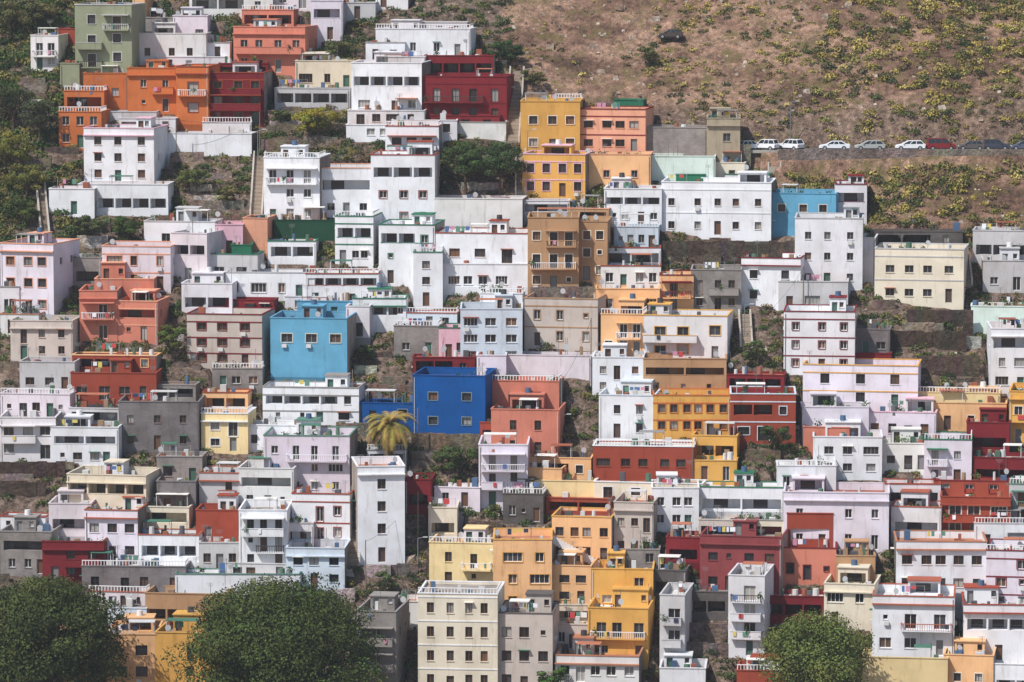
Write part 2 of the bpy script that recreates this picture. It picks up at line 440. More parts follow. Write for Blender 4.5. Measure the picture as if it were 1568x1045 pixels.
    for (a, b, fz) in balc:
        a -= W/2; b -= W/2; dep = rnd.choice([0.8, 1.0, 1.2])
        tb.box(a, b, -dep, -0.003, fz-0.12, fz+0.03, P_, tuple(q*0.95 for q in wall))
        if rnd.random() < 0.5:
            bc = rnd.choice([L3(225,225,228), L3(225,225,228), L3(70,60,55), tr])
            railing(tb, a+0.06, b-0.06, -dep+0.06, -dep+0.06, fz+0.03, 0.95, bc, 0.3, 0.06)
            railing(tb, a+0.06, a+0.06, -dep+0.25, -0.15, fz+0.03, 0.95, bc, 0.3, 0.06)
            railing(tb, b-0.06, b-0.06, -dep+0.25, -0.15, fz+0.03, 0.95, bc, 0.3, 0.06)
        else:
            tb.box(a, b, -dep-0.001, -dep+0.12, fz+0.03, fz+0.95, P_, wall)
            tb.box(a, a+0.12, -dep+0.121, -0.004, fz+0.03, fz+0.949, P_, wall); tb.box(b-0.12, b, -dep+0.121, -0.004, fz+0.03, fz+0.949, P_, wall)
            tb.box(a-0.04, b+0.04, -dep-0.05, -dep+0.16, fz+0.951, fz+1.03, P_, tr)
        if rnd.random() < 0.4: tb.box(a-0.05, b+0.05, -dep-0.05, -0.004, fz+2.3, fz+2.42, P_, tr)
        for h in range(rnd.choice([0, 0, 1, 2])):
            xx = rnd.uniform(a+0.3, b-0.8); cl = rnd.choice(CLOTH)
            xb_.box(xx, xx+rnd.uniform(0.3, 0.7), -dep-0.12, -dep-0.09, fz+0.35, fz+0.98, M_, cl)
        if rnd.random() < 0.3: xb_.tuft(rnd.uniform(a, b), -dep-0.05, fz+0.95, 0.22, 30, L3(70,100,50), rnd)
    if 'q' not in fl and H > 2.4:
        hh = 0
        if ('h' in fl) or (rnd.random() < 0.40 and D > 5.5 and W > 4.5 and not blank):
            hw = min(W*0.6, rnd.uniform(2.2, 5.0)); hd = min(D*0.45, 3.2); hx = rnd.uniform(-W/2+0.3, W/2-0.3-hw); hy = D-0.3-hd; hh = rnd.uniform(1.9, 2.6)
            hc = wall if rnd.random() < 0.65 else L3(220,220,225)
            hl = [(0.3, 1.15, zr+0.06, zr+1.8, 'd'), (hw-0.95, hw-0.3, zr+1.0, zr+1.8, 'w')]
            if hw > 3.5 and rnd.random() < 0.5: hl = [(0.3, hw-0.3, zr+0.3, zr+1.75, 'L')]
            if hl[0][4] == 'L': hd = max(hd, 2.3)
            facade(mb, wb, tb, lambda a, d, z: (hx+a, hy+d, z), hw, zr+0.01, zr+hh, hl, hc, mat, rnd, framecol)
            for TT in (lambda a, d, z: (hx+hw-d, hy+a, z), lambda a, d, z: (hx+d, hy+a, z), lambda a, d, z: (hx+a*hw/hd, hy+hd, z)):
                facade(mb, wb, tb, TT, hd, zr+0.01, zr+hh, [], hc, mat, rnd, framecol)
            tb.box(hx-0.12, hx+hw+0.12, hy-0.2, hy+hd+0.1, zr+hh, zr+hh+0.14, P_, tr)
            if rnd.random() < 0.5:
                tx = hx+hw*0.5; tc = rnd.choice([L3(60,60,62), L3(215,215,215), L3(70,95,125)])
                xb_.cyl((tx, hy+hd/2, zr+hh+0.14), (tx, hy+hd/2, zr+hh+0.85), 0.45, 0.4, 12, M_, tc)
        if rnd.random() < 0.26 and W > 4.5:
            cw = rnd.uniform(2.2, min(5.5, W*0.7)); cx = rnd.uniform(-W/2+0.4, W/2-0.4-cw); cy = D*0.3
            mc = rnd.choice([L3(150,88,68), L3(70,116,98), L3(200,200,200), L3(180,115,90), L3(230,228,222), L3(140,140,140)])
            for px in (cx+0.05, cx+cw-0.13):
                for py in (cy, cy+1.8): xb_.box(px, px+0.08, py, py+0.08, zr+0.003, zr+2.05, M_, L3(200,200,200))
            xb_.box(cx, cx+cw, cy-0.2, cy+2.0, zr+2.05, zr+2.13, P_, mc)
        if rnd.random() < 0.25:
            lx0 = rnd.uniform(-W/2+0.4, -W/2+W*0.4); lx1 = min(W/2-0.4, lx0+rnd.uniform(2.5, 4.5)); ly = D*rnd.uniform(0.25, 0.5)
            for px in (lx0, lx1): xb_.box(px-0.03, px+0.03, ly-0.03, ly+0.03, zr, zr+1.9, M_, L3(150,150,150))
            xb_.box(lx0, lx1, ly-0.01, ly+0.01, zr+1.8, zr+1.83, M_, L3(150,150,150))
            px = lx0+0.2
            while px < lx1-0.7:
                w = rnd.uniform(0.3, 0.8); hg = rnd.uniform(0.4, 0.9)
                if rnd.random() < 0.75: xb_.box(px, px+w, ly-0.03, ly+0.03, zr+1.8-hg, zr+1.79, M_, rnd.choice(CLOTH))
                px += w+0.15
        for _ in range(rnd.choice([0, 1, 1, 2, 3])):
            ax = rnd.uniform(-W/2+0.3, W/2-0.3); ay = rnd.uniform(0.5, D-0.5); ah = rnd.uniform(1.8, 3.4)
            xb_.cyl((ax, ay, zr), (ax, ay, zr+ah), 0.035, 0.03, 5, M_, L3(100,100,100))
            if rnd.random() < 0.6:
                for q in range(4): xb_.box(ax-0.5+0.05*q, ax+0.5-0.05*q, ay-0.015, ay+0.015, zr+ah-0.14*q-0.03, zr+ah-0.14*q, M_, L3(130,130,130))
            else:
                xb_.cyl((ax, ay-0.1, zr+1.3), (ax+0.08, ay-0.22, zr+1.33), 0.12, 0.42, 12, M_, L3(205,205,205))
        for _ in range(rnd.choice([1, 2, 3, 4, 5, 6, 8])):
            ax = rnd.uniform(-W/2+0.5, W/2-0.9); ay = rnd.uniform(0.4, 1.5) if rnd.random() < .5 else rnd.uniform(0.4, D-0.8); s = rnd.uniform(0.25, 0.9)
            col = rnd.choice([L3(150,90,70), L3(90,90,95), L3(205,205,205), L3(200,200,200), L3(80,105,135), L3(80,110,90), L3(150,125,100)])
            h2 = rnd.uniform(0.6, 1.5)
            if rnd.random() < 0.5: xb_.cyl((ax, ay, zr), (ax, ay, zr+h2), s*0.6, s*0.5, 9, M_, col)
            else: xb_.box(ax, ax+s, ay, ay+s, zr+0.003, zr+h2, P_, col)
        if rnd.random() < 0.35:
            for _ in range(rnd.randint(1, 4)):
                xb_.tuft(rnd.uniform(-W/2+0.3, W/2-0.3), 0.45, zr+0.9, 0.28, 40, rnd.choice([L3(60,90,45), L3(80,110,50), L3(50,75,40)]), rnd)
    mb.obj("walls", E); wb.obj("windows_and_doors", E); tb.obj("trim_and_balconies", E); rb.obj("roof", E); xb_.obj("rooftop_fittings", E)

HOUSES = """
115 8 203 132 N f4 n2 t:g s14 B
203 -5 222 42 P x q
47 55 90 108 W n2 s10
92 98 122 135 N n1
88 45 115 66 r x
207 52 316 103 W n3 h
265 25 318 70 L n2
222 28 264 52 G n1
316 66 352 92 W n1
240 88 345 106 W n3
357 42 468 112 S f2 n4 B s20
370 16 450 45 S n3 L
290 -20 418 22 W n3 q
418 -15 478 14 L n2 q
476 2 525 62 L n1
525 5 575 30 g n1
575 -8 625 12 W n2
0 -30 45 -8 W x q
128 113 196 158 O n2
195 105 270 172 O n2 h
270 103 320 198 O f2 n1 t:r
98 140 160 172 O L n2
90 172 156 228 O n3 b
318 112 405 192 R f3 n3 t:r B s8
335 98 410 125 R n2 L
128 197 237 282 W f3 n3 s16 t:p z
182 182 270 205 W n2 L
237 205 386 236 W x
310 188 385 208 W b n3 x
75 290 145 330 W n1
120 283 258 328 W n4 L
160 172 240 190 g x
452 94 546 136 C n3
420 136 536 166 g n5
560 66 620 96 W n2
575 45 720 92 W n4 h
625 35 715 52 g n3
594 88 650 135 W n2
538 97 646 176 W f2 n4 h
532 170 650 196 W n4
646 118 776 186 R f2 n4 B t:R s12
650 86 756 120 R n4 L
530 192 600 215 W n3
600 185 700 212 W n3
700 188 775 210 W x
652 178 765 196 R n3
797 156 888 234 Y f2 n3 z
888 168 988 234 s f2 n4 t:R z
850 152 890 172 W n2 L
940 154 985 170 E x
800 237 896 302 Y f2 n4 t:p k z
896 237 996 288 P f1 n2 t:s z
990 196 1082 240 G x
1082 182 1133 262 a n1 s6 z
1038 213 1090 240 W n1
996 240 1095 282 m x
1095 250 1140 282 C n1
1013 280 1180 364 W f2 n5 t:W h z
1110 268 1178 292 W L n3 t:E
1035 268 1080 285 E x
1180 297 1279 362 B f2 n3 z u
1279 283 1327 345 W n1 t:R L
925 290 1013 345 W n4
404 242 490 342 W f3 n3 h
490 258 570 332 W f2 n3 t:s
568 238 666 346 W f3 n3 t:r L
590 194 672 242 W f1 n3 B t:r s6 b
665 305 800 350 W x
667 358 808 442 W f2 n3 t:r h
676 405 808 447 W n5
580 345 666 436 W f3 n2 t:E h
633 387 678 470 W f3 n1 t:E
513 332 572 405 W f2 n3 L t:E
420 338 515 366 e x
410 370 484 402 W n3 L t:E
220 340 330 382 W f1 n2 t:g
262 358 318 432 L f2 n1 s30
156 378 262 445 L f2 n3 t:s
330 345 372 395 p n1
372 335 410 385 s x
310 390 395 432 g n2 t:E
355 376 385 425 E x
0 374 84 482 L f3 n3 s30 t:s z
112 395 156 440 G n1
122 446 180 520 S f2 n1 t:S B
178 462 242 522 S f2 n2 t:s s12 L
145 428 236 470 S f1 n3 t:s
16 492 112 552 c f2 n3
0 482 60 512 W n2
0 440 30 480 W n2
278 435 356 480 W n3 h
345 418 482 458 W n4 t:g
286 482 402 562 c f3 n3 t:R s14 k z
345 460 420 484 R n3
414 488 532 586 B f2 n3 s12 z u
455 462 540 492 B n2
468 420 580 470 W b n4 t:r L
436 455 500 475 W n2
540 458 622 506 W f2 n3 L t:E
530 470 566 525 W n1
608 480 700 502 b n3 b
603 500 672 548 G n2
672 503 722 552 p n2 t:E
705 474 800 560 b f3 n3
735 450 800 478 W n2
803 458 915 532 c f2 n3 t:T
730 545 775 590 L n1
775 545 905 575 L x
632 548 727 578 R n3 t:R L
632 576 743 668 U f2 n2 t:U z
550 618 640 652 U n2 t:U z
800 308 872 332 W L n2
808 334 886 445 T f3 n3 B
870 320 932 345 T L n2 t:s
886 340 930 430 T f3 n2
940 348 1008 382 b n4 b
920 380 1012 412 W L n3 t:r
920 408 1012 442 W n4 t:r B
912 443 1010 482 P n3 B t:P
920 482 985 545 P f2 n3 B
1010 422 1062 478 P n1 t:R
1058 414 1135 478 G f2 n3
982 484 1113 552 W f2 n3 t:Y B
985 550 1112 604 T B f2 n3 L
1000 606 1118 668 Y f2 n6 t:O z
907 548 985 606 W f2 n3 h
917 606 1002 672 W f2 n2 t:b
1112 575 1200 605 R n3 L
1118 604 1218 676 r f2 n3 t:b
1135 396 1225 468 W f2 n2 t:R
1217 335 1320 440 W f3 n3 t:g h z
1320 365 1340 430 W x
1192 432 1298 476 g n3
1200 478 1308 572 W f3 n3 t:R k z
1333 355 1474 382 K n3 L
1340 382 1474 466 C f2 n4 t:g z
1490 354 1575 402 g n3
1505 400 1575 446 g n2
1487 470 1575 510 m n2
1517 504 1580 600 W f3 n2
1230 560 1404 626 L f2 n3 t:Y z
1300 542 1365 562 R x
1308 505 1362 545 k n2
1404 602 1530 642 y n4 b
1228 624 1330 668 L n3
1230 655 1300 690 S x
1326 632 1432 674 L f1 n4 t:p
1430 618 1540 660 P n3
1480 648 1545 700 R n3 L
1545 600 1580 680 Y n1
110 545 240 572 r n3 L t:P
108 572 240 616 r n4 B
30 555 115 600 g n3
0 604 108 640 L n5 B
0 640 86 704 W f2 n3 B
78 655 182 708 W f2 n4
105 626 185 655 g n3 L
182 616 305 690 k f2 n3 z
215 590 300 618 G n3 L
325 565 402 598 G n3
310 602 380 634 P L n2 t:r
308 634 380 692 y f2 n2 t:W
402 594 550 648 W f2 n4 t:G
375 652 480 690 W n4
404 668 536 760 L f3 n4 B
447 757 536 832 W f2 n3 t:r
365 718 450 782 W f2 n3 L
366 782 440 872 W f3 n3 B
305 725 366 778 g f2 n2
240 700 310 740 G n2
102 728 225 795 C f2 n3 s15
75 772 140 830 L n2
130 782 212 860 L f2 n3
0 815 80 880 G f2 n3
65 830 160 890 R n3
0 792 70 818 W n3 t:r
208 777 290 810 C n3
212 820 305 862 W n3 L
240 738 300 790 k n2
125 868 285 908 k n4
300 782 365 830 r n2
305 832 370 872 g n3
268 880 460 915 W n3 x
345 864 470 885 g n5
438 840 528 902 b f2 n3
430 802 480 840 W n2 t:g
135 907 225 930 L n4 b
222 910 345 960 T n3 L
165 932 225 965 b n2
548 715 620 862 W f4 n1 s-12 z
562 690 622 718 W L n2
620 735 660 785 R n1
656 778 700 830 C n2
665 747 735 777 L n2
733 682 808 776 L f3 n2 B
735 648 800 684 r n3 L
748 584 856 628 S n2
752 628 856 700 S f2 n2 h
808 702 905 735 P n3 L
808 718 860 760 P n3
770 757 832 800 K n3
808 737 910 764 y x
836 764 935 792 r n4 L
845 792 936 862 P f2 n4 z t:Y
908 684 1062 738 r f1 n5 b t:W
1060 668 1128 708 Y n2 L
1062 706 1128 737 Y n2
910 740 1075 770 C n4 t:W
940 770 1000 852 c f2 n3
998 748 1070 812 W n3
1070 747 1200 792 W n5 t:E h
1020 824 1072 870 R n2
1070 797 1140 832 c n3 L
1072 822 1196 907 d f2 n4
1130 797 1200 832 C n3 L
1190 714 1280 755 W n3 b
1245 670 1350 732 W f2 n3 h
1200 755 1360 842 L f2 n4
1345 680 1430 720 W n3 h
1415 674 1487 742 L f2 n2 t:E
1355 742 1440 780 W n3 L t:r
1365 777 1440 827 W n3
1430 737 1545 765 r n3 t:R
1440 762 1546 824 r f2 n3
1490 702 1575 747 R n3 L
1545 742 1580 802 g n1
1195 840 1280 892 S f1 n3 t:R
1280 852 1340 897 T n2
1205 787 1275 842 r n3 L
1372 830 1510 910 W f2 n5 z
1492 802 1580 842 W n2 t:g
1510 844 1580 937 L f3 n2 t:R
1475 927 1580 1012 W f2 n3 L t:r
1336 914 1460 1007 W f2 n3 B
1262 895 1338 962 C f2 n2
1168 914 1262 952 R n4 L
1115 882 1170 1005 W f4 n1 B
1128 842 1194 900 W n2 t:E
1050 907 1115 947 K n3
1000 874 1050 917 K n2 L
1010 912 1048 1022 g f3 n1 B
905 872 1000 932 Y f2 n2 t:Y
900 932 992 1012 Y f2 n3 B
845 867 905 927 P n2 z
845 927 905 962 C n2
845 957 905 995 c n3
940 842 1010 872 G n3
755 827 845 938 P f3 n2 t:Y
657 832 757 900 y f2 n2 h
640 910 762 1060 C f4 n4 t:W b z
762 940 846 1060 c f3 n3 t:K
850 1005 978 1075 W n5 h
1010 1024 1080 1080 W n2
1128 1028 1210 1085 r n2
1320 1008 1450 1065 y x
1445 1004 1520 1065 P n2
1520 1018 1590 1075 W n2
545 937 607 1070 G f3 n1
607 922 640 962 W n1
165 972 240 1080 P f3 n2
238 970 337 1080 Y f3 n1 h
42 994 125 1080 s f3 n1
"""
for i, l in enumerate([q for q in HOUSES.strip().split("\n") if q.strip()]):
    house(l, i)

# ------------------------------------------------------------------ stone retaining walls
WALLS = """
410 170 530 182 150 135 118
400 214 535 228 140 125 110
410 190 530 203 135 122 108
1015 370 1215 405 88 78 72
1133 222 1150 238 140 130 120
812 440 912 458 130 122 116
1390 475 1478 500 92 80 72
1362 508 1480 535 84 72 64
1405 545 1500 575 92 80 72
630 665 735 690 130 112 96
0 708 100 732 82 66 62
0 738 70 760 88 74 68
1050 955 1115 972 120 110 104
1050 985 1115 1003 120 110 104
560 865 640 880 115 105 98
0 905 120 925 120 110 100
240 330 405 345 130 112 98
860 690 905 702 130 115 100
1475 475 1490 520 95 85 78
540 590 632 605 130 112 98
1140 690 1195 702 120 105 92
605 965 640 1000 110 100 96
"""
def stonewall(xa, xb, y, z, H, c):
    m = MB(); n = max(2, int((xb-xa)/1.2))
    for k in range(n):
        x0 = (xb-xa)*k/n; x1 = (xb-xa)*(k+1)/n-0.005
        j = random.uniform(-0.12, 0.12); m.box(x0-(xb-xa)/2, x1-(xb-xa)/2, 0+j*0.4, 0.55, -3, H+j, S_, tuple(q*random.uniform(0.85, 1.1) for q in c))
    return m.obj("stone_retaining_wall", None, ((xa+xb)/2, y, z))
for l in WALLS.strip().split("\n"):
    u0, vt, u1, vb, r, g, b = map(float, l.split())
    P = hit((u0+u1)/2, vb); xa = at_y(u0, vb, P.y).x; xb = at_y(u1, vb, P.y).x; H = at_y((u0+u1)/2, vt, P.y).z-P.z
    stonewall(xa, xb, P.y, P.z, H, L3(r, g, b))

# ------------------------------------------------------------------ staircases
def stairs(u0, v0, u1, v1, w=1.7, col=(165,150,135)):
    A = hit(u0, v0); Bp = hit(u1, v1); m = MB(); c = L3(*col)
    n = max(4, int(abs(Bp.z-A.z)/0.28)); d = Vector((Bp.x-A.x, Bp.y-A.y, 0)); 
    for k in range(n):
        x = d.x*k/n; y = d.y*k/n; y2 = d.y*(k+1)/n
        z = (Bp.z-A.z)*(k+1)/n+0.35
        m.box(x-w/2, x+w/2, y, y2-0.004, z-1.8, z, P_, tuple(q*(1.0 if k%2 else 0.8) for q in c))
        for s in (-1, 1):
            xx = x+s*(w/2+0.13); m.box(xx-0.12, xx+0.12, y, y2-0.004, z-1.8, z+0.75, P_, L3(205,198,190))
    m.obj("outdoor_staircase", None, (A.x, A.y, A.z))
    FOOT.append((A.x+d.x/2, A.y, 0, w+0.6+abs(d.x), d.y, None))
stairs(784, 222, 792, 112, 1.9); stairs(797, 300, 797, 238, 1.2); stairs(392, 338, 398, 242, 1.5); stairs(541, 868, 541, 760, 1.4)
stairs(70, 375, 62, 290, 1.0, (140,125,110)); stairs(1186, 262, 1180, 226, 1.6, (190,180,165)); stairs(1481, 440, 1476, 400, 1.2); stairs(1143, 535, 1140, 485, 1.4)
def flight(u0, v0, u1, v1, yref_v):
    y = hit((u0+u1)/2, yref_v).y-1.4; A = at_y(u0, v0, y); Bq = at_y(u1, v1, y); m = MB(); n = 16; wc = L3(222,222,224)
    dx = Bq.x-A.x; dz = Bq.z-A.z
    for k in range(n):
        xa, xb = sorted((dx*k/n, dx*(k+1)/n)); z = dz*(k+0.5)/n
        m.box(xa, xb-0.003, 0, 1.1, z-0.35, z, P_, L3(170,165,160)); m.box(xa, xb-0.003, -0.13, -0.003, z-0.4, z+0.75, P_, wc)
    for xx in (0.0, dx): m.box(xx-0.12, xx+0.12, 0.1, 1.0, min(0, dz)-4.0, (0 if xx == 0 else dz)-0.36, P_, wc)
    m.obj("outdoor_staircase", None, (A.x, y, A.z))
flight(846, 828, 918, 868, 866); flight(850, 866, 900, 895, 900)

# ------------------------------------------------------------------ ground sheet
xs = np.concatenate([np.linspace(-4000, -300, 14)[:-1], np.linspace(-300, -92, 14)[:-1], np.arange(-92, 92.1, 0.75), np.linspace(92, 300, 14)[1:], np.linspace(300, 4000, 14)[1:]])
ys = np.concatenate([np.linspace(-4000, -620, 10)[:-1], np.linspace(-620, -82, 20)[:-1], np.arange(-82, 112.1, 0.75), np.linspace(112, 500, 24)[1:], np.linspace(500, 4000, 12)[1:]])
Z = np.zeros((len(ys), len(xs))); TW = np.zeros((len(ys), len(xs)))
def townness(x, y):
    t = 1.0
    if x > -2: t = 1-sstep(18, 30, y-3*mnoise.noise(Vector((x*.1, y*.1, 0)))*4+(8 if x > 60 else 0))
    if x > -2 and y > YB: t = max(t, 0.75*sstep(YB, YB+3, y)*(1-sstep(YB+7, YB+13, y+4*mnoise.noise(Vector((x*.08, 3, y*.08))))))
    return t*(0.85 if y < 75 else 0.3)
for j, y in enumerate(ys):
    for i, x in enumerate(xs):
        z = hgt(float(x), float(y))
        if abs(x) < 93 and -83 < y < 113:
            z += 0.4*mnoise.fractal(Vector((x*0.35, y*0.35, 0)), 1.0, 2.0, 3) * (0.0 if (x > 30 and abs(y-YB) < 4.5) else 1.0)
            TW[j, i] = townness(float(x), float(y))
        Z[j, i] = z
XX, YY = np.meshgrid(xs, ys)
occ = np.zeros_like(Z, dtype=bool)
for (cx, cy, yaw, W, D, zb) in FOOT:
    c, s = math.cos(-yaw), math.sin(-yaw)
    lx = (XX-cx)*c-(YY-cy)*s; ly = (XX-cx)*s+(YY-cy)*c
    ins = (np.abs(lx) < W/2+0.3) & (ly > -0.3) & (ly < D+0.4)
    occ |= ins
    if zb is not None: Z = np.where(ins & (Z > zb-0.3), zb-0.3, Z)
V = np.stack([XX.ravel(), YY.ravel(), Z.ravel()], axis=1)
nx, ny = len(xs), len(ys)
I = (np.arange(ny-1)[:, None]*nx+np.arange(nx-1)[None, :]).ravel()
Q = np.stack([I, I+1, I+nx+1, I+nx], axis=1)
me = bpy.data.meshes.new("hillside_ground"); me.from_pydata(V.tolist(), [], Q.tolist()); me.materials.append(SOIL)
me.polygons.foreach_set("use_smooth", [True]*len(Q))
ta = me.attributes.new("town", 'FLOAT', 'POINT'); ta.data.foreach_set("value", TW.ravel().astype(np.float32))
go = bpy.data.objects.new("hillside_ground", me); scene.collection.objects.link(go)

# ------------------------------------------------------------------ road, parapet, cars
m = MB(); m.box(33, 180, YB-3.2, YB+3.0, -0.3+ZB, ZB+0.05, M_, L3(98, 95, 95)); ro = m.obj("road")
m = MB(); m.box(33.5, 180, YB-3.5, YB-3.203, ZB-0.3, ZB+0.17, P_, L3(165,160,152)); m.obj("road_kerb")
m = MB()
x = 35
while x < 175: m.box(x, x+2, YB+0.2, YB+0.32, ZB+0.054, ZB+0.058, M_, L3(220,220,215)); x += 5
m.obj("road_centre_marking")
m = MB(); x = 41.0
while x < 178:
    m.box(x, x+2.99, YB-3.95, YB-3.503, ZB-3.2, ZB+0.3+random.uniform(-.04,.04), S_, tuple(q*random.uniform(.9,1.1) for q in L3(140,130,120))); x += 3
m.obj("road_retaining_wall")

def car(u, v, L, col, kind='hatch', yaw=0, loc=None, name="parked_car"):
    mb = MB(); c = L3(*col); hw = 0.86; s = L/4.2
    if kind == 'van': top = 1.85; pr = [(-2.0,0.35),(-2.08,0.95),(-1.95,1.05),(1.35,1.08),(2.0,0.85),(2.1,0.6),(2.05,0.35)]; gh = (-1.93,1.3,-1.85,0.65)
    elif kind == 'sedan': top = 1.42; pr = [(-2.1,0.35),(-2.15,0.8),(-2.0,0.95),(1.1,0.93),(1.95,0.75),(2.12,0.55),(2.1,0.35)]; gh = (-1.6,1.05,-0.95,0.35)
    elif kind == 'suv': top = 1.68; pr = [(-2.05,0.4),(-2.1,0.95),(-2.0,1.05),(1.0,1.05),(1.95,0.95),(2.1,0.6),(2.08,0.4)]; gh = (-1.95,1.0,-1.7,0.4)
    else: top = 1.48; pr = [(-2.0,0.35),(-2.08,0.85),(-1.9,0.98),(1.05,0.95),(1.85,0.78),(2.08,0.55),(2.05,0.35)]; gh = (-1.85,1.1,-1.45,0.3)
    zb = pr[2][1]
    secs = [[(px*s*0.96, -hw, pz) for px, pz in pr], [(px*s, -hw*0.8, pz+0.02) for px, pz in pr], [(px*s, hw*0.8, pz+0.02) for px, pz in pr], [(px*s*0.96, hw, pz) for px, pz in pr]]
    k = len(pr)
    for a in range(3):
        for i in range(k):
            j = (i+1) % k; mb.face([secs[a][i], secs[a][j], secs[a+1][j], secs[a+1][i]], M_, c)
    mb.face(secs[0], M_, c); mb.face(secs[3], M_, c)
    x0, x1, x2, x3 = [q*s for q in gh]; tw = hw*0.78; bw = hw*0.93
    b4 = [(x0,-bw,zb-0.02),(x1,-bw,zb-0.02),(x1,bw,zb-0.02),(x0,bw,zb-0.02)]; t4 = [(x2,-tw,top-0.06),(x3,-tw,top-0.06),(x3,tw,top-0.06),(x2,tw,top-0.06)]
    gl = (0.02, 0.025, 0.03)
    for i in range(4):
        j = (i+1) % 4; mb.face([b4[i], b4[j], t4[j], t4[i]], G_, gl)
    mb.box(x2-0.04, x3+0.04, -tw-0.01, tw+0.01, top-0.06, top, M_, c)
    for sg in (-1, 1):
        for fr in (0.0, 0.36, 0.66, 1.0):
            bx = x0+(x1-x0)*fr; tx = x2+(x3-x2)*fr
            mb.cyl((bx, sg*bw, zb-0.02), (tx, sg*tw, top-0.05), 0.05, 0.045, 5, M_, c)
        for wx in (-1.28*s, 1.3*s):
            mb.cyl((wx, sg*(hw-0.2), 0.33), (wx, sg*(hw+0.02), 0.33), 0.36, 0.36, 16, M_, (0.012,0.012,0.012))
            mb.cyl((wx, sg*(hw+0.02), 0.33), (wx, sg*(hw+0.035), 0.33), 0.2, 0.19, 12, M_, L3(150,150,155))
        mb.box(1.88*s, 2.06*s, sg*0.62-0.15, sg*0.62+0.15, 0.62, 0.74, G_, (0.6,0.6,0.6))
        mb.box(-2.1*s, -1.98*s, sg*0.66-0.12, sg*0.66+0.12, 0.68, 0.86, G_, (0.35,0.01,0.01))
        mb.box(x1-0.3, x1-0.12, sg*(hw+0.08)-0.07, sg*(hw+0.08)+0.07, zb, zb+0.14, M_, c)
    mb.box(-2.0*s, 2.0*s, -hw+0.02, hw-0.02, 0.2, 0.36, M_, (0.015,0.015,0.015))
    if loc is None:
        p = at_y(u, v, YB-1.6); loc = (p.x, YB-1.6+random.uniform(-0.1,0.1), ZB+0.05)
    o = mb.obj(name, None, loc); o.rotation_euler = (0, 0, yaw); return o
car(1148, 222, 4.0, (225,228,232), 'hatch', 0.5); car(1172, 222, 4.2, (228,230,234), 'suv', 2.6)
car(1211, 222, 4.2, (225,228,232), 'suv', 2.4); car(1278, 225, 4.8, (222,228,234), 'sedan', 3.05); car(1332, 227, 4.8, (165,170,168), 'hatch', math.pi)
car(1394, 227, 4.8, (226,230,234), 'hatch', 3.1); car(1441, 227, 4.6, (130,30,35), 'van', 0.05); car(1487, 230, 4.2, (90,84,84), 'hatch', 3.1)
car(1525, 230, 4.2, (60,66,80), 'suv', 0); car(1568, 230, 4.2, (80,90,110), 'hatch', 3.1)
p = hit(1027, 64); car(0, 0, 4.0, (70,60,56), 'hatch', 3.0, (p.x, p.y, hgt(p.x, p.y)+0.5))

def lamp(u, v, h=6.5):
    p = hit(u, v); m = MB()
    m.cyl((0,0,-1), (0,0,h), 0.09, 0.05, 8, M_, L3(120,120,120)); m.cyl((0,0,h), (0.9,-0.4,h+0.25), 0.04, 0.035, 6, M_, L3(130,130,130))
    m.box(0.7, 1.35, -0.55, -0.3, h+0.2, h+0.32, M_, L3(190,190,190)); m.box(-0.2, 0.2, -0.2, 0.2, -1, 0.2, P_, L3(150,150,145))
    m.obj("street_lamp", None, (p.x, p.y, p.z))
lamp(1210, 224, 6.8); lamp(808, 250, 5); lamp(395, 250, 5); lamp(640, 880, 5); lamp(1140, 520, 5); lamp(860, 690, 5)

# ------------------------------------------------------------------ vegetation
i0_ = int(np.searchsorted(xs, -92)); j0_ = int(np.searchsorted(ys, -82))
def occupied(x, y):
    i = int(round((x+92)/0.75))+i0_; j = int(round((y+82)/0.75))+j0_
    if not (0 <= i < nx and 0 <= j < ny): return True
    return occ[j, i]
cnt = 0
for _ in range(4000):
    x = random.uniform(-76, 76); y = random.uniform(-66, 60)
    if townness(x, y) < 0.5 or cnt > 110 or (x > -2 and y > 30): continue
    w = random.uniform(3, 7)
    if any(occupied(x+w*(q/6-0.5), y+d) for q in range(7) for d in (-1.2, 0, 0.8)): continue
    i = int(round((x+92)/0.75))+i0_; j = int(round((y+82)/0.75))+j0_
    hh = random.uniform(0.7, 1.7); stonewall(x-w/2, x+w/2, y, hgt(x, y)-0.3, hh+0.3, random.choice([L3(128,114,102), L3(150,140,130), L3(104,92,84), L3(190,184,176)]))
    k = int(w/2/0.75)+1; occ[j-1:j+2, i-k:i+k+1] = True; cnt += 1
BC, BS, BCOL, BN = [], [], [], []
RV = MB()
pal = [L3(142,130,66), L3(108,108,56), L3(162,146,76), L3(76,84,48), L3(116,98,70), L3(68,76,48), L3(168,154,92), L3(130,126,70)]
palT = [L3(62,82,40), L3(88,98,48), L3(118,112,62), L3(50,66,36), L3(108,92,68), L3(78,92,54)]
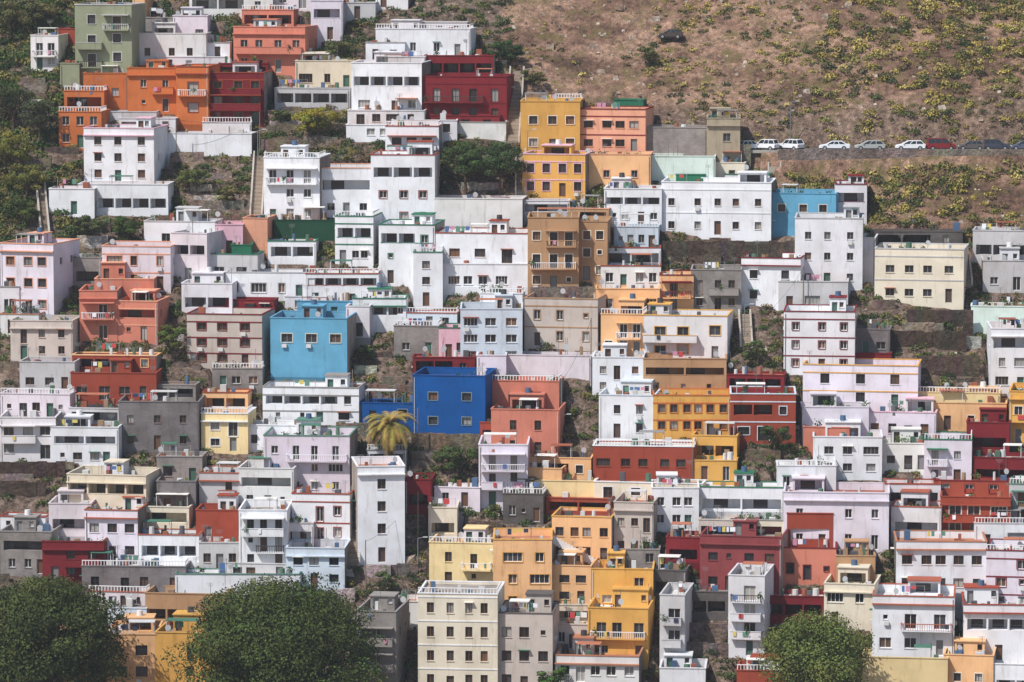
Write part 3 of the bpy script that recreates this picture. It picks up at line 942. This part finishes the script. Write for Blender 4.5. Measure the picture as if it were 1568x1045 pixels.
for _ in range(32000):
    x = random.uniform(-86, 86); y = random.uniform(-72, 102)
    if occupied(x, y): continue
    if x > 30 and abs(y-YB) < 4.2: continue
    z = hgt(x, y)-0.1; u, v = toimg(x, y, z)
    nz = mnoise.noise(Vector((x*0.09, y*0.09, 5)))
    if u > 790 and v < 225:
        dens = 0.42+0.8*nz+(u-1080)/1000.0-(0.15 if v < 90 and u < 1200 else 0); town = False; sz = random.uniform(0.25, 0.85)*(1.4 if u > 1250 else 1.0)
    elif u > 1190 and v < 370: dens = 0.8+nz; town = False; sz = random.uniform(0.5, 1.3)
    elif u < 130 and v < 400: dens = 0.98; town = True; sz = random.uniform(0.5, 1.6)
    elif u < 560 and v < 400: dens = 0.9+nz*.5; town = True; sz = random.uniform(0.35, 1.2)
    else: dens = 0.75+0.6*nz; town = True; sz = random.uniform(0.25, 1.05)
    if random.random() > dens:
        if random.random() < 0.4:
            s = random.uniform(0.1, 0.42)*(1 if random.random() < .9 else 2); gcol = random.choice([L3(175,160,145), L3(140,120,105), L3(200,190,178), L3(105,88,78)])
            i = len(RV.v)
            for dx, dy, dz in ((-1,-1,-1),(1,-1,-1),(1,1,-1),(-1,1,-1),(-.7,-.7,.6),(.7,-.7,.7),(.6,.7,.8),(-.7,.6,.6)):
                RV.v.append((x+dx*s*random.uniform(.6,1.2), y+dy*s*random.uniform(.6,1.2), z+dz*s*random.uniform(.5,1)))
            for q in ((4,5,6,7),(0,1,5,4),(1,2,6,5),(2,3,7,6),(3,0,4,7)): RV.f.append(tuple(i+k for k in q)); RV.m.append(S_); RV.c.append(gcol)
        continue
    n = int(26+56*sz*sz)
    base = np.array(random.choice(palT if town else pal))*random.uniform(0.75, 1.2)
    dd = np.random.normal(size=(n, 3)); dd /= np.linalg.norm(dd, axis=1)[:, None]; dd[:, 2] = np.abs(dd[:, 2])
    r = np.random.uniform(0.5, 1.05, n)[:, None]
    C = np.array([x, y, z])+dd*r*np.array([sz*1.15, sz, sz*0.8])
    BC.append(C); BN.append(dd); BS.append(np.full(n, 0.2+0.19*sz)); BCOL.append(base[None, :]*np.random.uniform(0.7, 1.25, (n, 1)))
C = np.concatenate(BC); S = np.concatenate(BS); K = np.concatenate(BCOL); NN = np.concatenate(BN)
print("bushes", len(BC), "quads", len(C), "walls", cnt)
np_quads("hillside_shrubs", leafquads(C, S, NN, 0.7), K, LEAF)
RV.obj("hillside_rocks")

def tree(name, u, vbase, ctr_v, rx, rz, n=9000, col=(58,70,38), leaf=0.32, nclump=60, ry=None, droop=False, cs=(0.15, 0.28)):
    p = hit(u, vbase); ry = ry or rx*0.9
    cz = at_y(u, ctr_v, p.y).z-p.z
    E = bpy.data.objects.new(name, None); scene.collection.objects.link(E); E.location = (p.x, p.y, p.z)
    c = np.array(L3(*col)); rnd = np.random
    d = rnd.normal(size=(nclump, 3)); d /= np.linalg.norm(d, axis=1)[:, None]
    d[:, 2] = np.where(d[:, 2] < -0.5, -d[:, 2], d[:, 2])
    rr = rnd.uniform(0.62, 0.93, nclump)[:, None]
    cc = np.array([0, 0, cz])+d*rr*np.array([rx, ry, rz])
    cr = rnd.uniform(cs[0], cs[1], nclump)*min(rx, rz*1.3)
    w = cr**2; w /= w.sum(); cnt = (w*n).astype(int)+5
    Cs, Ks, Ns = [], [], []
    for i in range(nclump):
        k = cnt[i]; q = rnd.normal(size=(k, 3)); q /= np.linalg.norm(q, axis=1)[:, None]
        rad = (rnd.uniform(0.75, 1.08, k)+0.12*np.sin(q[:,0]*7+i)*np.cos(q[:,1]*6+i*2))[:, None]*cr[i]
        pt = cc[i]+q*rad*np.array([1.2, 1.15, 0.62])
        if droop: pt[:, 2] -= np.abs(rnd.normal(size=k))*cr[i]*0.9
        Cs.append(pt); Ns.append(q+np.array([0,0,0.2])); tone = rnd.uniform(0.7, 1.35)*c*np.array([1+rnd.uniform(-.05,.3), 1, 1])
        Ks.append(tone[None, :]*rnd.uniform(0.75, 1.2, (k, 1)))
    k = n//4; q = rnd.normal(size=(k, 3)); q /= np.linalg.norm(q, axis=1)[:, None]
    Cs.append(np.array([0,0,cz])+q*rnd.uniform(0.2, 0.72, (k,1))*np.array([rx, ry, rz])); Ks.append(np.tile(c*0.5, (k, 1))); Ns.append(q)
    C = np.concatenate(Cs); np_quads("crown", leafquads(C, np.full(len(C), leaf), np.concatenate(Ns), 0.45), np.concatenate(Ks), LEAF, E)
    m = MB(); tw = max(0.12, rx*0.07); bk = L3(96, 80, 66)
    m.cyl((0,0,-1), (0.1,0,cz-rz*0.4), tw, tw*0.6, 9, P_, bk)
    for i in range(min(9, nclump)):
        m.cyl((0.1,0,cz-rz*0.55), tuple(cc[i]), tw*0.5, tw*0.12, 6, P_, bk)
    m.obj("trunk_and_limbs", E)
tree("ficus_tree", 432, 1180, 1012, 12.8, 10.8, 60000, (66,82,40), 0.36, 170, cs=(0.12, 0.26))
tree("ficus_tree", 62, 1170, 992, 11.4, 9.8, 50000, (62,76,38), 0.36, 140, cs=(0.12, 0.26))
tree("pepper_tree", 1250, 1120, 1008, 7.2, 6.8, 24000, (90,106,54), 0.32, 70, droop=True)
tree("small_tree", 487, 218, 188, 3.9, 2.6, 5000, (122,124,46), 0.26, 26)
tree("small_tree", 712, 300, 252, 4.6, 3.2, 7000, (64,84,46), 0.28, 30)
tree("small_tree", 765, 300, 250, 4.0, 3.4, 7000, (60,78,46), 0.28, 30)
tree("small_tree", 775, 104, 80, 3.2, 2.0, 3500, (56,80,42), 0.26, 18)
tree("small_tree", 992, 104, 86, 1.8, 1.8, 1800, (86,96,58), 0.25, 12)
tree("small_tree", 262, 556, 524, 2.3, 2.8, 3000, (88,104,50), 0.25, 16)
tree("small_tree", 700, 728, 704, 3.4, 2.2, 4000, (66,84,46), 0.26, 20)
tree("small_tree", 590, 918, 895, 1.8, 1.9, 1800, (78,92,58), 0.24, 12)
tree("small_tree", 28, 345, 325, 3.6, 2.4, 4000, (70,86,44), 0.26, 20)
tree("small_tree", 195, 372, 350, 2.6, 2.2, 3000, (64,86,42), 0.26, 16)
tree("small_tree", 135, 372, 350, 3.2, 1.8, 3000, (74,86,52), 0.26, 16)
tree("small_tree", 1155, 560, 538, 2.0, 1.8, 1800, (74,90,48), 0.24, 12)
tree("small_tree", 60, 225, 180, 3.6, 3.2, 4000, (66,76,50), 0.26, 20)
tree("small_tree", 20, 200, 160, 4.6, 3.2, 4500, (62,74,46), 0.26, 22)
tree("small_tree", 15, 260, 232, 3.6, 3.0, 4000, (110,116,52), 0.26, 20)
tree("small_tree", 40, 300, 275, 3.4, 2.6, 4000, (104,110,54), 0.26, 20)
tree("small_tree", 1185, 700, 670, 2.4, 1.8, 2000, (66,84,46), 0.24, 12)
tree("small_tree", 850, 1085, 1040, 3, 1.5, 2000, (66,94,46), 0.26, 12)
tree("small_tree", 15, 60, 30, 3.6, 3.0, 3500, (96,100,62), 0.26, 18)
tree("small_tree", 60, 45, 20, 3.2, 2.2, 3500, (90,94,60), 0.26, 18)
tree("small_tree", 525, 92, 76, 2.4, 1.6, 2200, (84,92,56), 0.25, 14)
tree("small_tree", 300, 300, 275, 2.6, 1.9, 2500, (82,96,50), 0.25, 14)
tree("small_tree", 350, 318, 300, 2.2, 1.6, 2200, (98,96,60), 0.25, 14)
tree("small_tree", 430, 195, 180, 2.2, 1.4, 1800, (80,92,50), 0.25, 12)
tree("small_tree", 815, 135, 120, 2.2, 1.6, 2000, (92,96,56), 0.25, 12)
tree("small_tree", 555, 560, 542, 2.2, 1.6, 2000, (78,90,52), 0.25, 12)

def palm(u, vb, vc, nf=64, seed=5):
    p = hit(u, vb); h = at_y(u, vc, p.y).z-p.z
    E = bpy.data.objects.new("palm_tree", None); scene.collection.objects.link(E); E.location = (p.x, p.y, p.z)
    m = MB(); z = -1
    while z < h-0.4: m.cyl((0,0,z), (0,0,z+0.3), 0.33, 0.42, 9, P_, L3(112,92,72)); z += 0.28
    m.obj("trunk", E)
    f = MB(); rnd = random.Random(seed)
    for k in range(nf):
        az = rnd.uniform(0, 2*math.pi); el = rnd.uniform(-0.5, 1.35); L = rnd.uniform(3.8, 5.2)
        dr = Vector((math.cos(az), math.sin(az), 0)); sd = Vector((-dr.y, dr.x, 0)); pos = Vector((0,0,h)); ang = el
        col = L3(*rnd.choice([(146,136,64),(116,118,58),(166,144,74),(170,138,78)] if el > 0 else [(156,122,78),(134,114,64)]))
        for q in range(14):
            st = L/14; nx_ = pos+(dr*math.cos(ang)+Vector((0,0,1))*math.sin(ang))*st
            ll = 0.6*math.sin(math.pi*(q+1.5)/16)+0.1
            for sgn in (-1, 1):
                for hh in (0, 0.5):
                    b = pos.lerp(nx_, hh); tip = b+sd*sgn*ll+(nx_-pos)*1.2+Vector((0,0,-0.22*ll-0.05))
                    f.face([tuple(b), tuple(pos.lerp(nx_, hh+0.4)), tuple(tip)], F_, tuple(c*rnd.uniform(.75,1.2) for c in col))
            pos = nx_; ang -= 0.115+0.03*max(0, el)
    f.obj("fronds", E)
palm(598, 718, 652, 80)

# ------------------------------------------------------------------ overhead cables between poles
def cable(u0, v0, u1, v1):
    A = hit(u0, v0); Bq = hit(u1, v1); m = MB()
    for p in (A, Bq): m.cyl((p.x-A.x, p.y-A.y, p.z-A.z-1), (p.x-A.x, p.y-A.y, p.z-A.z+7), 0.1, 0.07, 7, M_, L3(120,105,92))
    prev = None
    for k in range(13):
        t = k/12; q = (A.lerp(Bq, t)-A)+Vector((0, 0, 6.8-1.6*4*t*(1-t)*0.6))
        if prev is not None: m.cyl(tuple(prev), tuple(q), 0.022, 0.022, 4, M_, (0.03,0.03,0.03))
        prev = q
    m.obj("utility_pole_with_cable", None, tuple(A))
cable(640, 700, 540, 640); cable(270, 250, 398, 240); cable(1160, 560, 1230, 480); cable(560, 905, 640, 830); cable(860, 655, 905, 560)

# ------------------------------------------------------------------ sea haze filling the valley (thin, homogeneous)
hz = MB(); hz.box(-700, 700, -900, 400, -75, 330, P_, (1,1,1)); ho = hz.obj("valley_haze_air")
ho.data.materials.clear(); hm = bpy.data.materials.new("thin_haze"); hm.use_nodes = True; nt = hm.node_tree
nt.nodes.remove(nt.nodes["Principled BSDF"]); vs = nt.nodes.new("ShaderNodeVolumeScatter"); vs.inputs["Density"].default_value = 0.00010
vs.inputs["Color"].default_value = (0.88, 0.93, 1, 1); vs.inputs["Anisotropy"].default_value = 0.2
nt.links.new(vs.outputs[0], nt.nodes["Material Output"].inputs["Volume"]); ho.data.materials.append(hm)
for pg in ho.data.polygons: pg.material_index = 0

# ------------------------------------------------------------------ light
EL = math.radians(52); AZ = math.radians(-48)
sd = Vector((math.sin(AZ)*math.cos(EL), -math.cos(AZ)*math.cos(EL), math.sin(EL)))
sl = bpy.data.lights.new("sun", 'SUN'); sl.energy = 5.0; sl.angle = math.radians(0.5); sl.color = (1.0, 0.955, 0.90)
so = bpy.data.objects.new("sun", sl); scene.collection.objects.link(so); so.rotation_euler = sd.to_track_quat('Z', 'Y').to_euler(); so.location = (-100, -200, 300)
w = bpy.data.worlds.new("World"); scene.world = w; w.use_nodes = True; nt = w.node_tree
sky = nt.nodes.new("ShaderNodeTexSky"); sky.sky_type = 'NISHITA'; sky.sun_disc = False; sky.sun_elevation = EL
sky.sun_rotation = math.atan2(sd.x, sd.y); sky.dust_density = 1.0
bg = nt.nodes["Background"]; bg.inputs["Strength"].default_value = 0.12
nt.links.new(sky.outputs[0], bg.inputs["Color"])
scene.view_settings.view_transform = 'Standard'; scene.view_settings.look = 'None'; scene.view_settings.exposure = 0
print("objects", len(bpy.data.objects))
